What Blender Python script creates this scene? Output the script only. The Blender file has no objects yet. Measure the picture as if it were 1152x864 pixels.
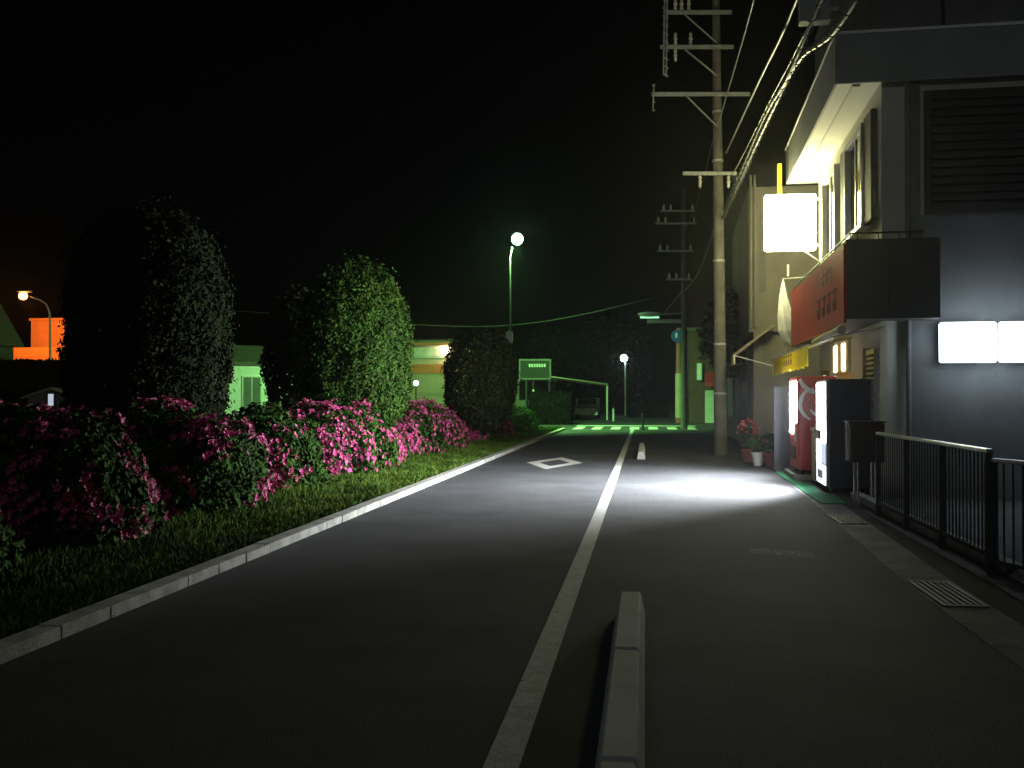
import bpy, math, random
import numpy as np
from mathutils import Vector, Matrix, noise

R = math.radians
random.seed(7)
rng = np.random.default_rng(11)
scene = bpy.context.scene
COL = scene.collection

# ------------------------------------------------------------------ camera
YAW, PITCH, FPX, CZ = R(7.56), R(0.71), 1130.0, 1.55
cam_d = bpy.data.cameras.new('camera')
cam = bpy.data.objects.new('camera', cam_d)
COL.objects.link(cam)
cam_d.sensor_width = 36.0
cam_d.lens = FPX / 1152 * 36
cam_d.clip_start = 0.05
cam_d.clip_end = 1500
cam.location = (0, 0, CZ)
cam.rotation_euler = (R(90) + PITCH, 0, YAW)
scene.camera = cam
ROT = cam.rotation_euler.to_matrix()


def ray(px, py):
    return ROT @ Vector(((px - 576) / FPX, -(py - 432) / FPX, -1))


def at(px, py, X=None, Y=None, Z=None):
    """world point seen at photo pixel (px, py) on the plane X, Y or Z = const"""
    d = ray(px, py)
    if X is not None: t = X / d.x
    elif Y is not None: t = Y / d.y
    else: t = (Z - CZ) / d.z
    return Vector((d.x * t, d.y * t, CZ + d.z * t))


# ------------------------------------------------------------------ materials
def mat(name, c1, c2=None, scale=6.0, rough=0.8, bump=0.0, bscale=None, metal=0.0, detail=6, spec=0.4, island=0.0,
        speck=0.0):
    m = bpy.data.materials.new(name); m.use_nodes = True
    nt = m.node_tree; N = nt.nodes; L = nt.links
    b = N['Principled BSDF']
    b.inputs['Roughness'].default_value = rough
    b.inputs['Metallic'].default_value = metal
    b.inputs['Specular IOR Level'].default_value = spec
    if c2 is None: c2 = tuple(v * 0.7 for v in c1)
    tc = N.new('ShaderNodeTexCoord')
    no = N.new('ShaderNodeTexNoise'); no.inputs['Scale'].default_value = scale
    no.inputs['Detail'].default_value = detail; no.inputs['Roughness'].default_value = 0.62
    L.new(tc.outputs['Object'], no.inputs['Vector'])
    rp = N.new('ShaderNodeValToRGB')
    rp.color_ramp.elements[0].position = 0.36; rp.color_ramp.elements[0].color = (*c2, 1)
    rp.color_ramp.elements[1].position = 0.64; rp.color_ramp.elements[1].color = (*c1, 1)
    L.new(no.outputs['Fac'], rp.inputs['Fac'])
    out = rp.outputs['Color']
    if island > 0:
        g = N.new('ShaderNodeNewGeometry')
        hsv = N.new('ShaderNodeHueSaturation')
        mr = N.new('ShaderNodeMapRange')
        mr.inputs['To Min'].default_value = 1 - island; mr.inputs['To Max'].default_value = 1 + island
        L.new(g.outputs['Random Per Island'], mr.inputs['Value'])
        L.new(mr.outputs['Result'], hsv.inputs['Value'])
        mh = N.new('ShaderNodeMapRange')
        mh.inputs['To Min'].default_value = 0.5 - island * .05; mh.inputs['To Max'].default_value = 0.5 + island * .05
        m2 = N.new('ShaderNodeMath'); m2.operation = 'FRACT'
        m1 = N.new('ShaderNodeMath'); m1.operation = 'MULTIPLY'; m1.inputs[1].default_value = 7.31
        L.new(g.outputs['Random Per Island'], m1.inputs[0]); L.new(m1.outputs[0], m2.inputs[0])
        L.new(m2.outputs[0], mh.inputs['Value']); L.new(mh.outputs['Result'], hsv.inputs['Hue'])
        L.new(out, hsv.inputs['Color']); out = hsv.outputs['Color']
    if speck > 0:
        vo = N.new('ShaderNodeTexNoise'); vo.inputs['Scale'].default_value = 90; vo.inputs['Detail'].default_value = 3
        L.new(tc.outputs['Object'], vo.inputs['Vector'])
        r2 = N.new('ShaderNodeMapRange'); r2.inputs['From Min'].default_value = .3; r2.inputs['From Max'].default_value = .7
        r2.inputs['To Min'].default_value = 1 - speck; r2.inputs['To Max'].default_value = 1 + speck
        L.new(vo.outputs['Fac'], r2.inputs['Value'])
        mx = N.new('ShaderNodeVectorMath'); mx.operation = 'SCALE'
        L.new(out, mx.inputs[0]); L.new(r2.outputs['Result'], mx.inputs['Scale']); out = mx.outputs[0]
    L.new(out, b.inputs['Base Color'])
    if bump > 0:
        n2 = N.new('ShaderNodeTexNoise'); n2.inputs['Scale'].default_value = bscale or scale * 6
        n2.inputs['Detail'].default_value = 4
        L.new(tc.outputs['Object'], n2.inputs['Vector'])
        bp = N.new('ShaderNodeBump'); bp.inputs['Strength'].default_value = bump; bp.inputs['Distance'].default_value = 0.02
        L.new(n2.outputs['Fac'], bp.inputs['Height']); L.new(bp.outputs['Normal'], b.inputs['Normal'])
    return m


def emat(name, col, strength, base=(.8, .8, .8)):
    m = mat(name, base, base, rough=.4)
    b = m.node_tree.nodes['Principled BSDF']
    b.inputs['Emission Color'].default_value = (*col, 1)
    b.inputs['Emission Strength'].default_value = strength
    return m


def worn_paint(name, col, wear):
    """road paint with holes worn through to the asphalt"""
    m = mat(name, col, tuple(v * .75 for v in col), scale=9, rough=.75, bump=.25, bscale=120, speck=.25)
    nt = m.node_tree; N = nt.nodes; L = nt.links; b = N['Principled BSDF']
    tc = N.new('ShaderNodeTexCoord'); n = N.new('ShaderNodeTexNoise'); n.inputs['Scale'].default_value = 26
    n.inputs['Detail'].default_value = 8; n.inputs['Roughness'].default_value = .75
    L.new(tc.outputs['Object'], n.inputs['Vector'])
    g = N.new('ShaderNodeMath'); g.operation = 'GREATER_THAN'; g.inputs[1].default_value = wear
    L.new(n.outputs['Fac'], g.inputs[0]); L.new(g.outputs[0], b.inputs['Alpha'])
    return m


M = {}
M['asphalt'] = mat('asphalt', (.064, .067, .074), (.037, .039, .045), scale=.7, rough=.85, bump=1, bscale=110, spec=.3, speck=.95)
M['asphalt_old'] = mat('old_asphalt', (.075, .074, .07), (.05, .05, .05), scale=1.3, rough=.85, bump=.9, bscale=110, spec=.3, speck=.45)
M['paint'] = worn_paint('road_paint', (.62, .62, .58), .38)
M['paint_far'] = worn_paint('crossing_paint', (.75, .75, .7), .34)
M['paint_faded'] = worn_paint('faded_paint', (.42, .42, .4), .56)
M['concrete'] = mat('concrete', (.34, .33, .3), (.2, .2, .18), scale=3.5, rough=.9, bump=.5, bscale=60, speck=.25)
M['kerbstone'] = mat('kerbstone', (.42, .42, .38), (.24, .24, .21), scale=4.5, rough=.9, bump=.5, bscale=70, speck=.3)
M['blockstone'] = mat('precast_concrete', (.56, .56, .53), (.45, .45, .42), scale=2.2, rough=.85, bump=.15, bscale=60, speck=.12)
M['gutter'] = mat('gutter_concrete', (.16, .16, .15), (.09, .09, .085), scale=2.5, rough=.9, bump=.5, bscale=70, speck=.3)
M['soil'] = mat('soil', (.04, .035, .022), (.022, .02, .014), scale=5, rough=1, bump=.8, bscale=40)
M['grass'] = mat('grass_blade', (.075, .12, .015), (.026, .058, .008), scale=1.2, rough=.85, island=.45, spec=.08)
M['leaf'] = mat('azalea_leaf', (.026, .064, .009), (.012, .034, .005), scale=2, rough=.8, island=.45, spec=.06)
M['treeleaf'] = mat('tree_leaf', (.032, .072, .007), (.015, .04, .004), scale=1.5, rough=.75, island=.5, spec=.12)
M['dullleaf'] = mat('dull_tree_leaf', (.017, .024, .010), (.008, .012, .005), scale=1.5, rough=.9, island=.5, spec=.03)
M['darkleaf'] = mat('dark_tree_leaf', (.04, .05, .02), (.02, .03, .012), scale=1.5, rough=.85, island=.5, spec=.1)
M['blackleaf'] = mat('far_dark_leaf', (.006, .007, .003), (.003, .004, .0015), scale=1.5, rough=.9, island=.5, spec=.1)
M['bark'] = mat('bark', (.1, .075, .05), (.05, .04, .03), scale=12, rough=.95, bump=.8)
M['blossom'] = mat('azalea_blossom', (.42, .055, .175), (.28, .022, .10), scale=3, rough=.6, island=.35)
M['redflower'] = mat('red_blossom', (.55, .06, .05), (.4, .04, .04), scale=3, rough=.6, island=.3)
M['wall'] = mat('plaster_wall', (.56, .55, .48), (.48, .47, .42), scale=1.4, rough=.85, bump=.2, bscale=50, speck=.08)
M['soffit'] = mat('soffit_board', (.82, .81, .76), (.78, .77, .72), scale=1.2, rough=.8)
M['sidewall'] = mat('side_wall_render', (.17, .17, .17), (.125, .125, .125), scale=.8, rough=.9, bump=.1, bscale=25, speck=.08)
M['fascia'] = mat('fascia_board', (.3, .31, .31), (.24, .25, .25), scale=1, rough=.75, bump=.1)
M['dark'] = mat('dark_metal', (.03, .03, .032), (.02, .02, .022), scale=4, rough=.5, spec=.4)
M['darkpanel'] = mat('dark_panel', (.05, .045, .045), (.035, .032, .03), scale=1, rough=.7)
M['glass'] = mat('dark_glass', (.015, .016, .018), (.01, .011, .012), scale=1, rough=.12, spec=.6)
M['alu'] = mat('aluminium', (.6, .6, .58), (.5, .5, .48), scale=8, rough=.4, metal=.6)
M['railmetal'] = mat('rail_aluminium', (.5, .5, .5), (.38, .38, .38), scale=8, rough=.35, metal=.8)
M['grate'] = mat('grate_steel', (.13, .13, .13), (.09, .09, .09), scale=20, rough=.65, metal=.2)
M['bronze'] = mat('bronze_fence_metal', (.05, .047, .045), (.035, .033, .03), scale=5, rough=.8, metal=.0, spec=.1)
M['red'] = mat('red_paint', (.42, .035, .025), (.34, .025, .02), scale=2, rough=.4, spec=.5)
M['signred'] = mat('red_sign_board', (.5, .03, .018), (.4, .022, .014), scale=.9, rough=.55)
M['white'] = mat('white_paint', (.78, .78, .76), (.68, .68, .66), scale=2, rough=.4)
M['navy'] = mat('navy_paint', (.02, .025, .05), (.014, .018, .035), scale=2, rough=.45)
M['yellow'] = mat('yellow_cloth', (.9, .8, .05), (.85, .74, .04), scale=4, rough=.8)
_m = M['yellow']; _n = _m.node_tree; _b = _n.nodes['Principled BSDF']
_t = _n.nodes.new('ShaderNodeBsdfTranslucent'); _t.inputs['Color'].default_value = (.95, .85, .08, 1)
_x = _n.nodes.new('ShaderNodeMixShader'); _x.inputs[0].default_value = .6
_n.links.new(_b.outputs[0], _x.inputs[1]); _n.links.new(_t.outputs[0], _x.inputs[2]); _n.links.new(_x.outputs[0], _n.nodes['Material Output'].inputs['Surface'])
M['brown'] = mat('brown_paint', (.1, .045, .02), (.065, .03, .015), scale=4, rough=.7)
M['cream'] = mat('cream_cloth', (.6, .56, .4), (.5, .46, .33), scale=5, rough=.8)
M['tan'] = mat('tan_wall', (.095, .09, .07), (.065, .06, .047), scale=.8, rough=.9, bump=.3, speck=.1)
M['tancloth'] = mat('tan_cloth', (.16, .14, .09), (.11, .09, .06), scale=2, rough=.9)
M['greycloth'] = mat('grey_cloth', (.42, .42, .4), (.3, .3, .29), scale=3, rough=.85)
M['pole'] = mat('pole_concrete', (.13, .12, .105), (.085, .08, .07), scale=3, rough=.9, bump=.3, bscale=50, speck=.15)
M['steel'] = mat('galvanised_steel', (.42, .43, .42), (.32, .33, .32), scale=9, rough=.5, metal=.4)
M['porcelain'] = mat('porcelain', (.55, .53, .45), (.5, .48, .4), scale=9, rough=.3)
M['cable'] = mat('black_cable', (.06, .06, .055), (.04, .04, .04), scale=9, rough=.45)
M['cable_grey'] = mat('grey_cable', (.2, .195, .18), (.13, .13, .12), scale=9, rough=.45)
M['greenmat'] = mat('green_turf_mat', (.02, .2, .09), (.015, .14, .06), scale=30, rough=.95, bump=.8, bscale=200, speck=.3)
M['pot_white'] = mat('white_pot', (.6, .6, .58), (.5, .5, .48), scale=5, rough=.6)
M['pot_pink'] = mat('pink_pot', (.55, .18, .2), (.45, .14, .16), scale=5, rough=.6)
M['housewall'] = mat('house_plaster', (.6, .62, .55), (.5, .52, .46), scale=1, rough=.9, bump=.2)
M['whitewall'] = mat('white_house_plaster', (.8, .8, .76), (.72, .72, .68), scale=1, rough=.9, bump=.2)
M['beige'] = mat('beige_plaster', (.34, .27, .2), (.27, .21, .16), scale=1, rough=.9, bump=.2)
M['rooftile'] = mat('roof_tile', (.12, .1, .08), (.08, .07, .055), scale=6, rough=.75, bump=.4)
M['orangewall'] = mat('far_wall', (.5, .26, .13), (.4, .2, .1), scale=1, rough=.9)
M['boxbrown'] = mat('recycling_bin_plastic', (.28, .2, .1), (.22, .15, .08), scale=4, rough=.6)
M['pinkpole'] = mat('painted_pole', (.4, .12, .1), (.3, .09, .07), scale=4, rough=.7)
M['bluesign'] = mat('blue_sign', (.03, .08, .35), (.025, .07, .3), scale=4, rough=.4)
M['tyre'] = mat('rubber', (.02, .02, .02), (.015, .015, .015), scale=8, rough=.8)
M['carpaint'] = mat('silver_green_car_paint', (.5, .55, .5), (.46, .5, .46), scale=1, rough=.3, metal=.2)

E = {}
E['vend'] = emat('vending_light', (.93, .97, 1.0), 22)
E['vend_low'] = emat('vending_low_light', (.93, .97, 1.0), 3)
E['vend_red'] = emat('vending_light_in_red_machine', (.93, .97, 1.0), 120)
E['button'] = emat('selection_button', (.6, .75, 1.0), .8)
E['sign'] = emat('yellow_sign_light', (1.0, .95, .46), 56)
E['box'] = emat('light_box', (.72, .88, 1.0), 13)
E['pane'] = emat('lit_pane', (1.0, .95, .75), 16)
E['pane_y'] = emat('yellow_lit_pane', (1.0, .9, .45), 1.1)
E['mercury'] = emat('mercury_lamp', (.45, 1.0, .62), 40)
E['far'] = emat('far_white_lamp', (.7, 1.0, .93), 60)
E['sodium'] = emat('sodium_lamp', (1.0, .30, .03), 45)
E['warm'] = emat('warm_bulb', (1.0, .8, .45), 90)
E['blue'] = emat('bluish_window', (.7, .82, 1.0), .55)
E['tube'] = emat('green_fluorescent', (.35, 1.0, .55), 1.2)


# ------------------------------------------------------------------ mesh helper
class MB:
    def __init__(s): s.v = []; s.f = []

    def add(s, vs, fs):
        n = len(s.v); s.v += [tuple(v) for v in vs]; s.f += [tuple(i + n for i in f) for f in fs]; return s

    def box(s, x0, x1, y0, y1, z0, z1, b=0.0):
        if b <= 0:
            vs = [(x, y, z) for z in (z0, z1) for y in (y0, y1) for x in (x0, x1)]
            return s.add(vs, [(0, 2, 3, 1), (4, 5, 7, 6), (0, 1, 5, 4), (2, 6, 7, 3), (0, 4, 6, 2), (1, 3, 7, 5)])
        b = min(b, (x1 - x0) * .45, (y1 - y0) * .45, (z1 - z0) * .45)
        ring = lambda i, z: [(x0 + b + i, y0 + i, z), (x1 - b - i, y0 + i, z), (x1 - i, y0 + b + i, z), (x1 - i, y1 - b - i, z),
                             (x1 - b - i, y1 - i, z), (x0 + b + i, y1 - i, z), (x0 + i, y1 - b - i, z), (x0 + i, y0 + b + i, z)]
        k = b * .7
        rs = [ring(k, z0), ring(0, z0 + k), ring(0, z1 - k), ring(k, z1)]
        vs = sum(rs, []); fs = []
        for r in range(3):
            for i in range(8):
                j = (i + 1) % 8; fs.append((r * 8 + i, r * 8 + j, r * 8 + 8 + j, r * 8 + 8 + i))
        fs.append(tuple(range(7, -1, -1))); fs.append(tuple(range(24, 32)))
        return s.add(vs, fs)

    def tube(s, pts, r, n=10, cap=True):
        pts = [Vector(p) for p in pts]; rr = r if isinstance(r, (list, tuple)) else [r] * len(pts)
        vs = []; fs = []; up = None
        for i, p in enumerate(pts):
            t = (pts[min(i + 1, len(pts) - 1)] - pts[max(i - 1, 0)]).normalized()
            if up is None: up = Vector((0, 0, 1)) if abs(t.z) < .9 else Vector((1, 0, 0))
            a = t.cross(up).normalized(); b2 = t.cross(a).normalized()
            for k in range(n):
                q = 2 * math.pi * k / n
                vs.append(p + (a * math.cos(q) + b2 * math.sin(q)) * rr[i])
        for i in range(len(pts) - 1):
            for k in range(n):
                j = (k + 1) % n; fs.append((i * n + k, i * n + j, (i + 1) * n + j, (i + 1) * n + k))
        if cap:
            fs.append(tuple(range(n - 1, -1, -1))); fs.append(tuple((len(pts) - 1) * n + k for k in range(n)))
        return s.add(vs, fs)

    def lathe(s, cx, cy, prof, n=20):
        vs = []; fs = []
        for (r, z) in prof:
            for k in range(n):
                q = 2 * math.pi * k / n; vs.append((cx + r * math.cos(q), cy + r * math.sin(q), z))
        for i in range(len(prof) - 1):
            for k in range(n):
                j = (k + 1) % n; fs.append((i * n + k, i * n + j, (i + 1) * n + j, (i + 1) * n + k))
        fs.append(tuple(range(n - 1, -1, -1))); fs.append(tuple((len(prof) - 1) * n + k for k in range(n)))
        return s.add(vs, fs)

    def ball(s, c, r, n=16, m=10, sx=1, sy=1, sz=1):
        c = Vector(c); prof = []
        vs = []; fs = []
        for i in range(m + 1):
            a = math.pi * i / m
            for k in range(n):
                q = 2 * math.pi * k / n
                vs.append(c + Vector((r * sx * math.sin(a) * math.cos(q), r * sy * math.sin(a) * math.sin(q), -r * sz * math.cos(a))))
        for i in range(m):
            for k in range(n):
                j = (k + 1) % n; fs.append((i * n + k, i * n + j, (i + 1) * n + j, (i + 1) * n + k))
        return s.add(vs, fs)

    def prism(s, poly, axis, a0, a1):
        """poly: 2-D outline in the two other axes; extruded along axis"""
        def P(u, w, a):
            return {'x': (a, u, w), 'y': (u, a, w), 'z': (u, w, a)}[axis]
        n = len(poly)
        vs = [P(u, w, a0) for u, w in poly] + [P(u, w, a1) for u, w in poly]
        fs = [tuple(range(n - 1, -1, -1)), tuple(range(n, 2 * n))]
        fs += [(i, (i + 1) % n, n + (i + 1) % n, n + i) for i in range(n)]
        return s.add(vs, fs)

    def build(s, name, m, parent=None, smooth=False, label=None):
        me = bpy.data.meshes.new(name); me.from_pydata(s.v, [], s.f); me.materials.append(m)
        import bmesh
        bm = bmesh.new(); bm.from_mesh(me); bmesh.ops.recalc_face_normals(bm, faces=bm.faces); bm.to_mesh(me); bm.free()
        if smooth:
            me.polygons.foreach_set('use_smooth', [True] * len(me.polygons))
            me.set_sharp_from_angle(angle=R(40))
        o = bpy.data.objects.new(name, me); COL.objects.link(o)
        if parent is not None: o.parent = parent
        if label: o['label'] = label
        return o


def tag(o, label, cat, group=None):
    o['label'] = label; o['category'] = cat
    if group: o['group'] = group
    return o


def thing(name, label, cat, loc=(0, 0, 0), rz=0.0, group=None):
    o = bpy.data.objects.new(name, None); o.empty_display_size = .1
    COL.objects.link(o); o.location = loc; o.rotation_euler = (0, 0, rz)
    return tag(o, label, cat, group)


def struct(o):
    o['kind'] = 'structure'; return o


def dup(root, loc, rz, label, group=None):
    r = root.copy(); COL.objects.link(r); r.location = loc; r.rotation_euler = (0, 0, rz); r['label'] = label
    if group: r['group'] = group
    for ch in list(root.children):
        c = ch.copy(); COL.objects.link(c); c.parent = r
        for g in list(ch.children):
            d = g.copy(); COL.objects.link(d); d.parent = c
    return r


def sheet(name, pts, z, m):
    me = MB().add([(x, y, z) for x, y in pts], [tuple(range(len(pts)))])
    return me.build(name, m)


# ------------------------------------------------------------------ ground, road, markings
struct(sheet('ground', [(-150, -60), (150, -60), (150, 200), (-150, 200)], -0.012, M['soil']))
struct(sheet('road', [(-3.7, -12), (2.02, -12), (2.30, 12), (2.75, 24), (3.0, 49), (3.0, 130), (-3.7, 130)], 0.0, M['asphalt']))
struct(sheet('side_road', [(-60, 49.5), (-3.702, 49.5), (-3.702, 58), (-60, 58)], -0.004, M['asphalt_old']))
struct(sheet('side_road', [(3.002, 49.5), (40, 49.5), (40, 58), (3.002, 58)], -0.004, M['asphalt_old']))
struct(sheet('yard_paving', [(2.52, -12), (14, -12), (14, 40), (3.6, 40), (2.95, 16)], -0.003, M['asphalt_old']))

mk = MB()
mk.add([(-.675, -2, .004), (-.525, -2, .004), (-.525, 47.0, .004), (-.675, 47.0, .004)], [(0, 1, 2, 3)])
struct(mk.build('lane_line', M['paint']))
# diamond marking (outline)
dc = Vector((-2.1, 23.4)); a = .66; b = 2.1
o_ = [(dc.x, dc.y - b), (dc.x + a, dc.y), (dc.x, dc.y + b), (dc.x - a, dc.y)]
ia, ib = a - .30, b - .95
i_ = [(dc.x, dc.y - ib), (dc.x + ia, dc.y), (dc.x, dc.y + ib), (dc.x - ia, dc.y)]
mk = MB().add([(x, y, .004) for x, y in o_ + i_], [(0, 1, 5, 4), (1, 2, 6, 5), (2, 3, 7, 6), (3, 0, 4, 7)])
struct(mk.build('diamond_marking', M['paint']))
mk = MB()
x = -3.45
while x < 2.3:
    mk.add([(x, 47.6, .004), (x + .45, 47.6, .004), (x + .45, 51.4, .004), (x, 51.4, .004)], [(0, 1, 2, 3)]); x += .9
mk.add([(-3.6, 52.6, .004), (2.6, 52.6, .004), (2.6, 54.0, .004), (-3.6, 54.0, .004)], [(0, 1, 2, 3)])
struct(mk.build('crossing_markings', M['paint_far']))
mk = MB().add([(1.02, 10.2, .004), (1.62, 9.95, .004), (1.64, 10.3, .004), (1.05, 10.5, .004)], [(0, 1, 2, 3)])
struct(mk.build('faded_marking', M['paint_faded']))

# left kerb of short stones
kb = MB(); y = -6.0
while y < 46.5:
    _l = random.choice((.6, .6, 1.2)); kb.box(-3.87, -3.70 + random.uniform(-.004, .004), y + .002, y + _l - .002, -.05, .085 + random.uniform(-.003, .003), b=.009); y += _l
struct(kb.build('kerb', M['kerbstone']))
struct(sheet('verge', [(-9.5, -10), (-3.86, -10), (-3.86, 46.6), (-9.5, 46.6)], .05, M['soil']))
# right gutter channel (turns with the row of buildings)
def gx(y): return 2.13 + max(0, y - 8.5) * .042 if y > 8.5 else 2.13 + (y - 8.5) * .004
gm = MB(); ys = [-6 + i * .6 for i in range(90)]
for i in range(0, 75):
    y0, y1 = ys[i] + .006, ys[i] + .594
    g0, g1 = gx(y0), gx(y1)
    gm.add([(g0, y0, .004), (g0 + .4, y0, .004), (g1 + .4, y1, .004), (g1, y1, .004),
            (g0, y0, -.05), (g0 + .4, y0, -.05), (g1 + .4, y1, -.05), (g1, y1, -.05)],
           [(0, 1, 2, 3), (0, 4, 5, 1), (1, 5, 6, 2), (2, 6, 7, 3), (3, 7, 4, 0)])
struct(gm.build('gutter', M['gutter']))


def grate(y0, y1, label):
    g = gx(y0); r = thing('drain_grate', label, 'drain grate', (g + .04, y0, .005))
    f = MB()
    f.box(0, .32, 0, .03, 0, .012); f.box(0, .32, y1 - y0 - .03, y1 - y0, 0, .012)
    f.box(0, .03, .0305, y1 - y0 - .0305, 0, .012); f.box(.29, .32, .0305, y1 - y0 - .0305, 0, .012)
    f.build('frame', M['grate'], r)
    s = MB()
    for k in range(5): s.box(.05 + k * .05, .072 + k * .05, .031, y1 - y0 - .031, .0, .011)
    s.build('bars', M['grate'], r)
    return r


grate(7.75, 8.75, 'steel drain grate in the gutter near the open gate')
grate(12.6, 13.3, 'steel drain grate in the gutter just before the vending machines')


# separator blocks between lane and footway
def block(y0, y1, label, end=False):
    L_ = y1 - y0
    o = MB()
    prof = [(-.10, 0), (.10, 0), (.10, .05), (.072, .17), (.06, .185), (-.06, .185), (-.072, .17), (-.10, .05)]
    pv = []
    for yy, k in ((0.006, .96), (.03, 1), (L_ - .03, 1), (L_ - .006, .96)):
        pv.append([(px * k, yy, pz * k) for px, pz in prof])
    vs = sum(pv, []); fs = []
    for r_ in range(3):
        for i in range(8):
            j = (i + 1) % 8; fs.append((r_ * 8 + i, r_ * 8 + j, r_ * 8 + 8 + j, r_ * 8 + 8 + i))
    fs += [tuple(range(7, -1, -1)), tuple(range(24, 32))]
    ob = o.add(vs, fs).build('separator_block', M['blockstone'])
    ob.location = (-.105, y0, 0)
    tag(ob, label, 'kerb block', 'concrete separator blocks along the white line')
    return ob


block(5.50, 7.12, 'farthest concrete block of the near separator run, its free end towards the shops')
block(3.82, 5.49, 'middle concrete block of the near separator run beside the white line')
block(2.15, 3.81, 'nearest concrete separator block, cut by the bottom edge of the picture')
block(25.0, 27.4, 'near concrete block of the short separator run beside the lit patch of road')
block(27.41, 29.8, 'far concrete block of the short separator run towards the crossing')


# ------------------------------------------------------------------ vegetation
def quads(name, C, A, B, m, parent, n_per=4):
    """C centres, A and B half-axes (N,3): one rhombus leaf each"""
    N_ = len(C)
    V = np.stack([C - A, C + B * .5 - A * .1, C + A, C - B * .5 - A * .1], 1).reshape(-1, 3)
    me = bpy.data.meshes.new(name)
    me.vertices.add(len(V)); me.vertices.foreach_set('co', V.astype(np.float32).ravel())
    me.loops.add(N_ * 4); me.loops.foreach_set('vertex_index', np.arange(N_ * 4, dtype=np.int32))
    me.polygons.add(N_)
    me.polygons.foreach_set('loop_start', np.arange(0, N_ * 4, 4, dtype=np.int32))
    me.update(calc_edges=True); me.validate(); me.materials.append(m)
    o = bpy.data.objects.new(name, me); COL.objects.link(o)
    if parent is not None: o.parent = parent
    return o


def rand_leaves(P, Nn, size, spread=.9, up=.25):
    n = len(P)
    A = rng.normal(size=(n, 3)); A[:, 2] += up
    A -= (A * Nn).sum(1, keepdims=True) * Nn * (1 - spread * .5)
    A /= np.linalg.norm(A, axis=1, keepdims=True) + 1e-9
    T = Nn + rng.normal(size=(n, 3)) * spread * .6
    B = np.cross(A, T); B /= np.linalg.norm(B, axis=1, keepdims=True) + 1e-9
    s = size * rng.uniform(.6, 1.3, (n, 1))
    return A * s, B * s * .95


def lump(p, s, seed):
    return noise.noise(Vector((p[0] * s + seed, p[1] * s - seed * .7, p[2] * s + seed * 1.3)))


def tree(name, cx, cy, z0, z1, rad, n, label, leaf, lm, power=2.0, seed=0.0, rough=.12, group=None, trunk=.09, squash=1.0):
    r = thing(name, label, 'tree', (cx, cy, 0), group=group)
    tb = MB(); tb.tube([(0, 0, 0), (.03, .02, z0 + .3), (0, 0, (z0 + z1) / 2), (.02, 0, z1 - (z1 - z0) * .2)], [trunk, trunk * .85, trunk * .55, .02], 10)
    for k in range(7):
        q = k * 2.4; zz = z0 + .3 + (z1 - z0) * .09 * k
        tb.tube([(0, 0, zz), (math.cos(q) * rad * .35, math.sin(q) * rad * .35, zz + .35), (math.cos(q) * rad * .75, math.sin(q) * rad * .75, zz + .7)],
                [trunk * .4, trunk * .28, .008], 6)
    tb.build('trunk', M['bark'], r, smooth=True)
    h = (z1 - z0) / 2; zc = (z0 + z1) / 2
    U = rng.normal(size=(n, 3)); U /= np.linalg.norm(U, axis=1, keepdims=True)
    S = np.array([1 / (abs(u[0]) ** power + abs(u[1]) ** power + abs(u[2]) ** power) ** (1 / power) for u in U])
    K = np.array([1 + rough * (lump(u, 2.2, seed) + .6 * lump(u, 5.5, seed + 9) + .45 * lump(u, 12, seed + 4)) for u in U])
    depth = 1 - np.abs(rng.normal(size=n)) * .085
    stray = rng.random(n) < .018
    depth[stray] = 1 + rng.random(stray.sum()) * .09
    P = U * (S * K * depth)[:, None]
    P[:, 0] *= rad; P[:, 1] *= rad * squash; P[:, 2] = P[:, 2] * h + zc
    A, B = rand_leaves(P, U, leaf)
    quads('crown', P, A, B, lm, r)
    return r


def flowers(name, P, Nn, size, m, parent):
    """five-petalled blossoms"""
    V = []; F = []
    for p, nn in zip(P, Nn):
        nn = Vector(nn + rng.normal(size=3) * .45).normalized()
        t = nn.orthogonal().normalized(); b_ = nn.cross(t); s = size * random.uniform(.7, 1.2); q0 = random.random() * 6
        c = Vector(p); i0 = len(V); V.append(c - nn * s * .3)
        for k in range(5):
            q = q0 + k * 1.2566
            for dq, rr in ((-.5, .72), (0, 1.0), (.5, .72)):
                V.append(c + (t * math.cos(q + dq) + b_ * math.sin(q + dq)) * s * rr + nn * s * .25 * rr)
            j = i0 + 1 + k * 3; F.append((i0, j, j + 1, j + 2))
    me = bpy.data.meshes.new(name); me.from_pydata(V, [], F); me.materials.append(m)
    o = bpy.data.objects.new(name, me); COL.objects.link(o); o.parent = parent
    return o


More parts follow.
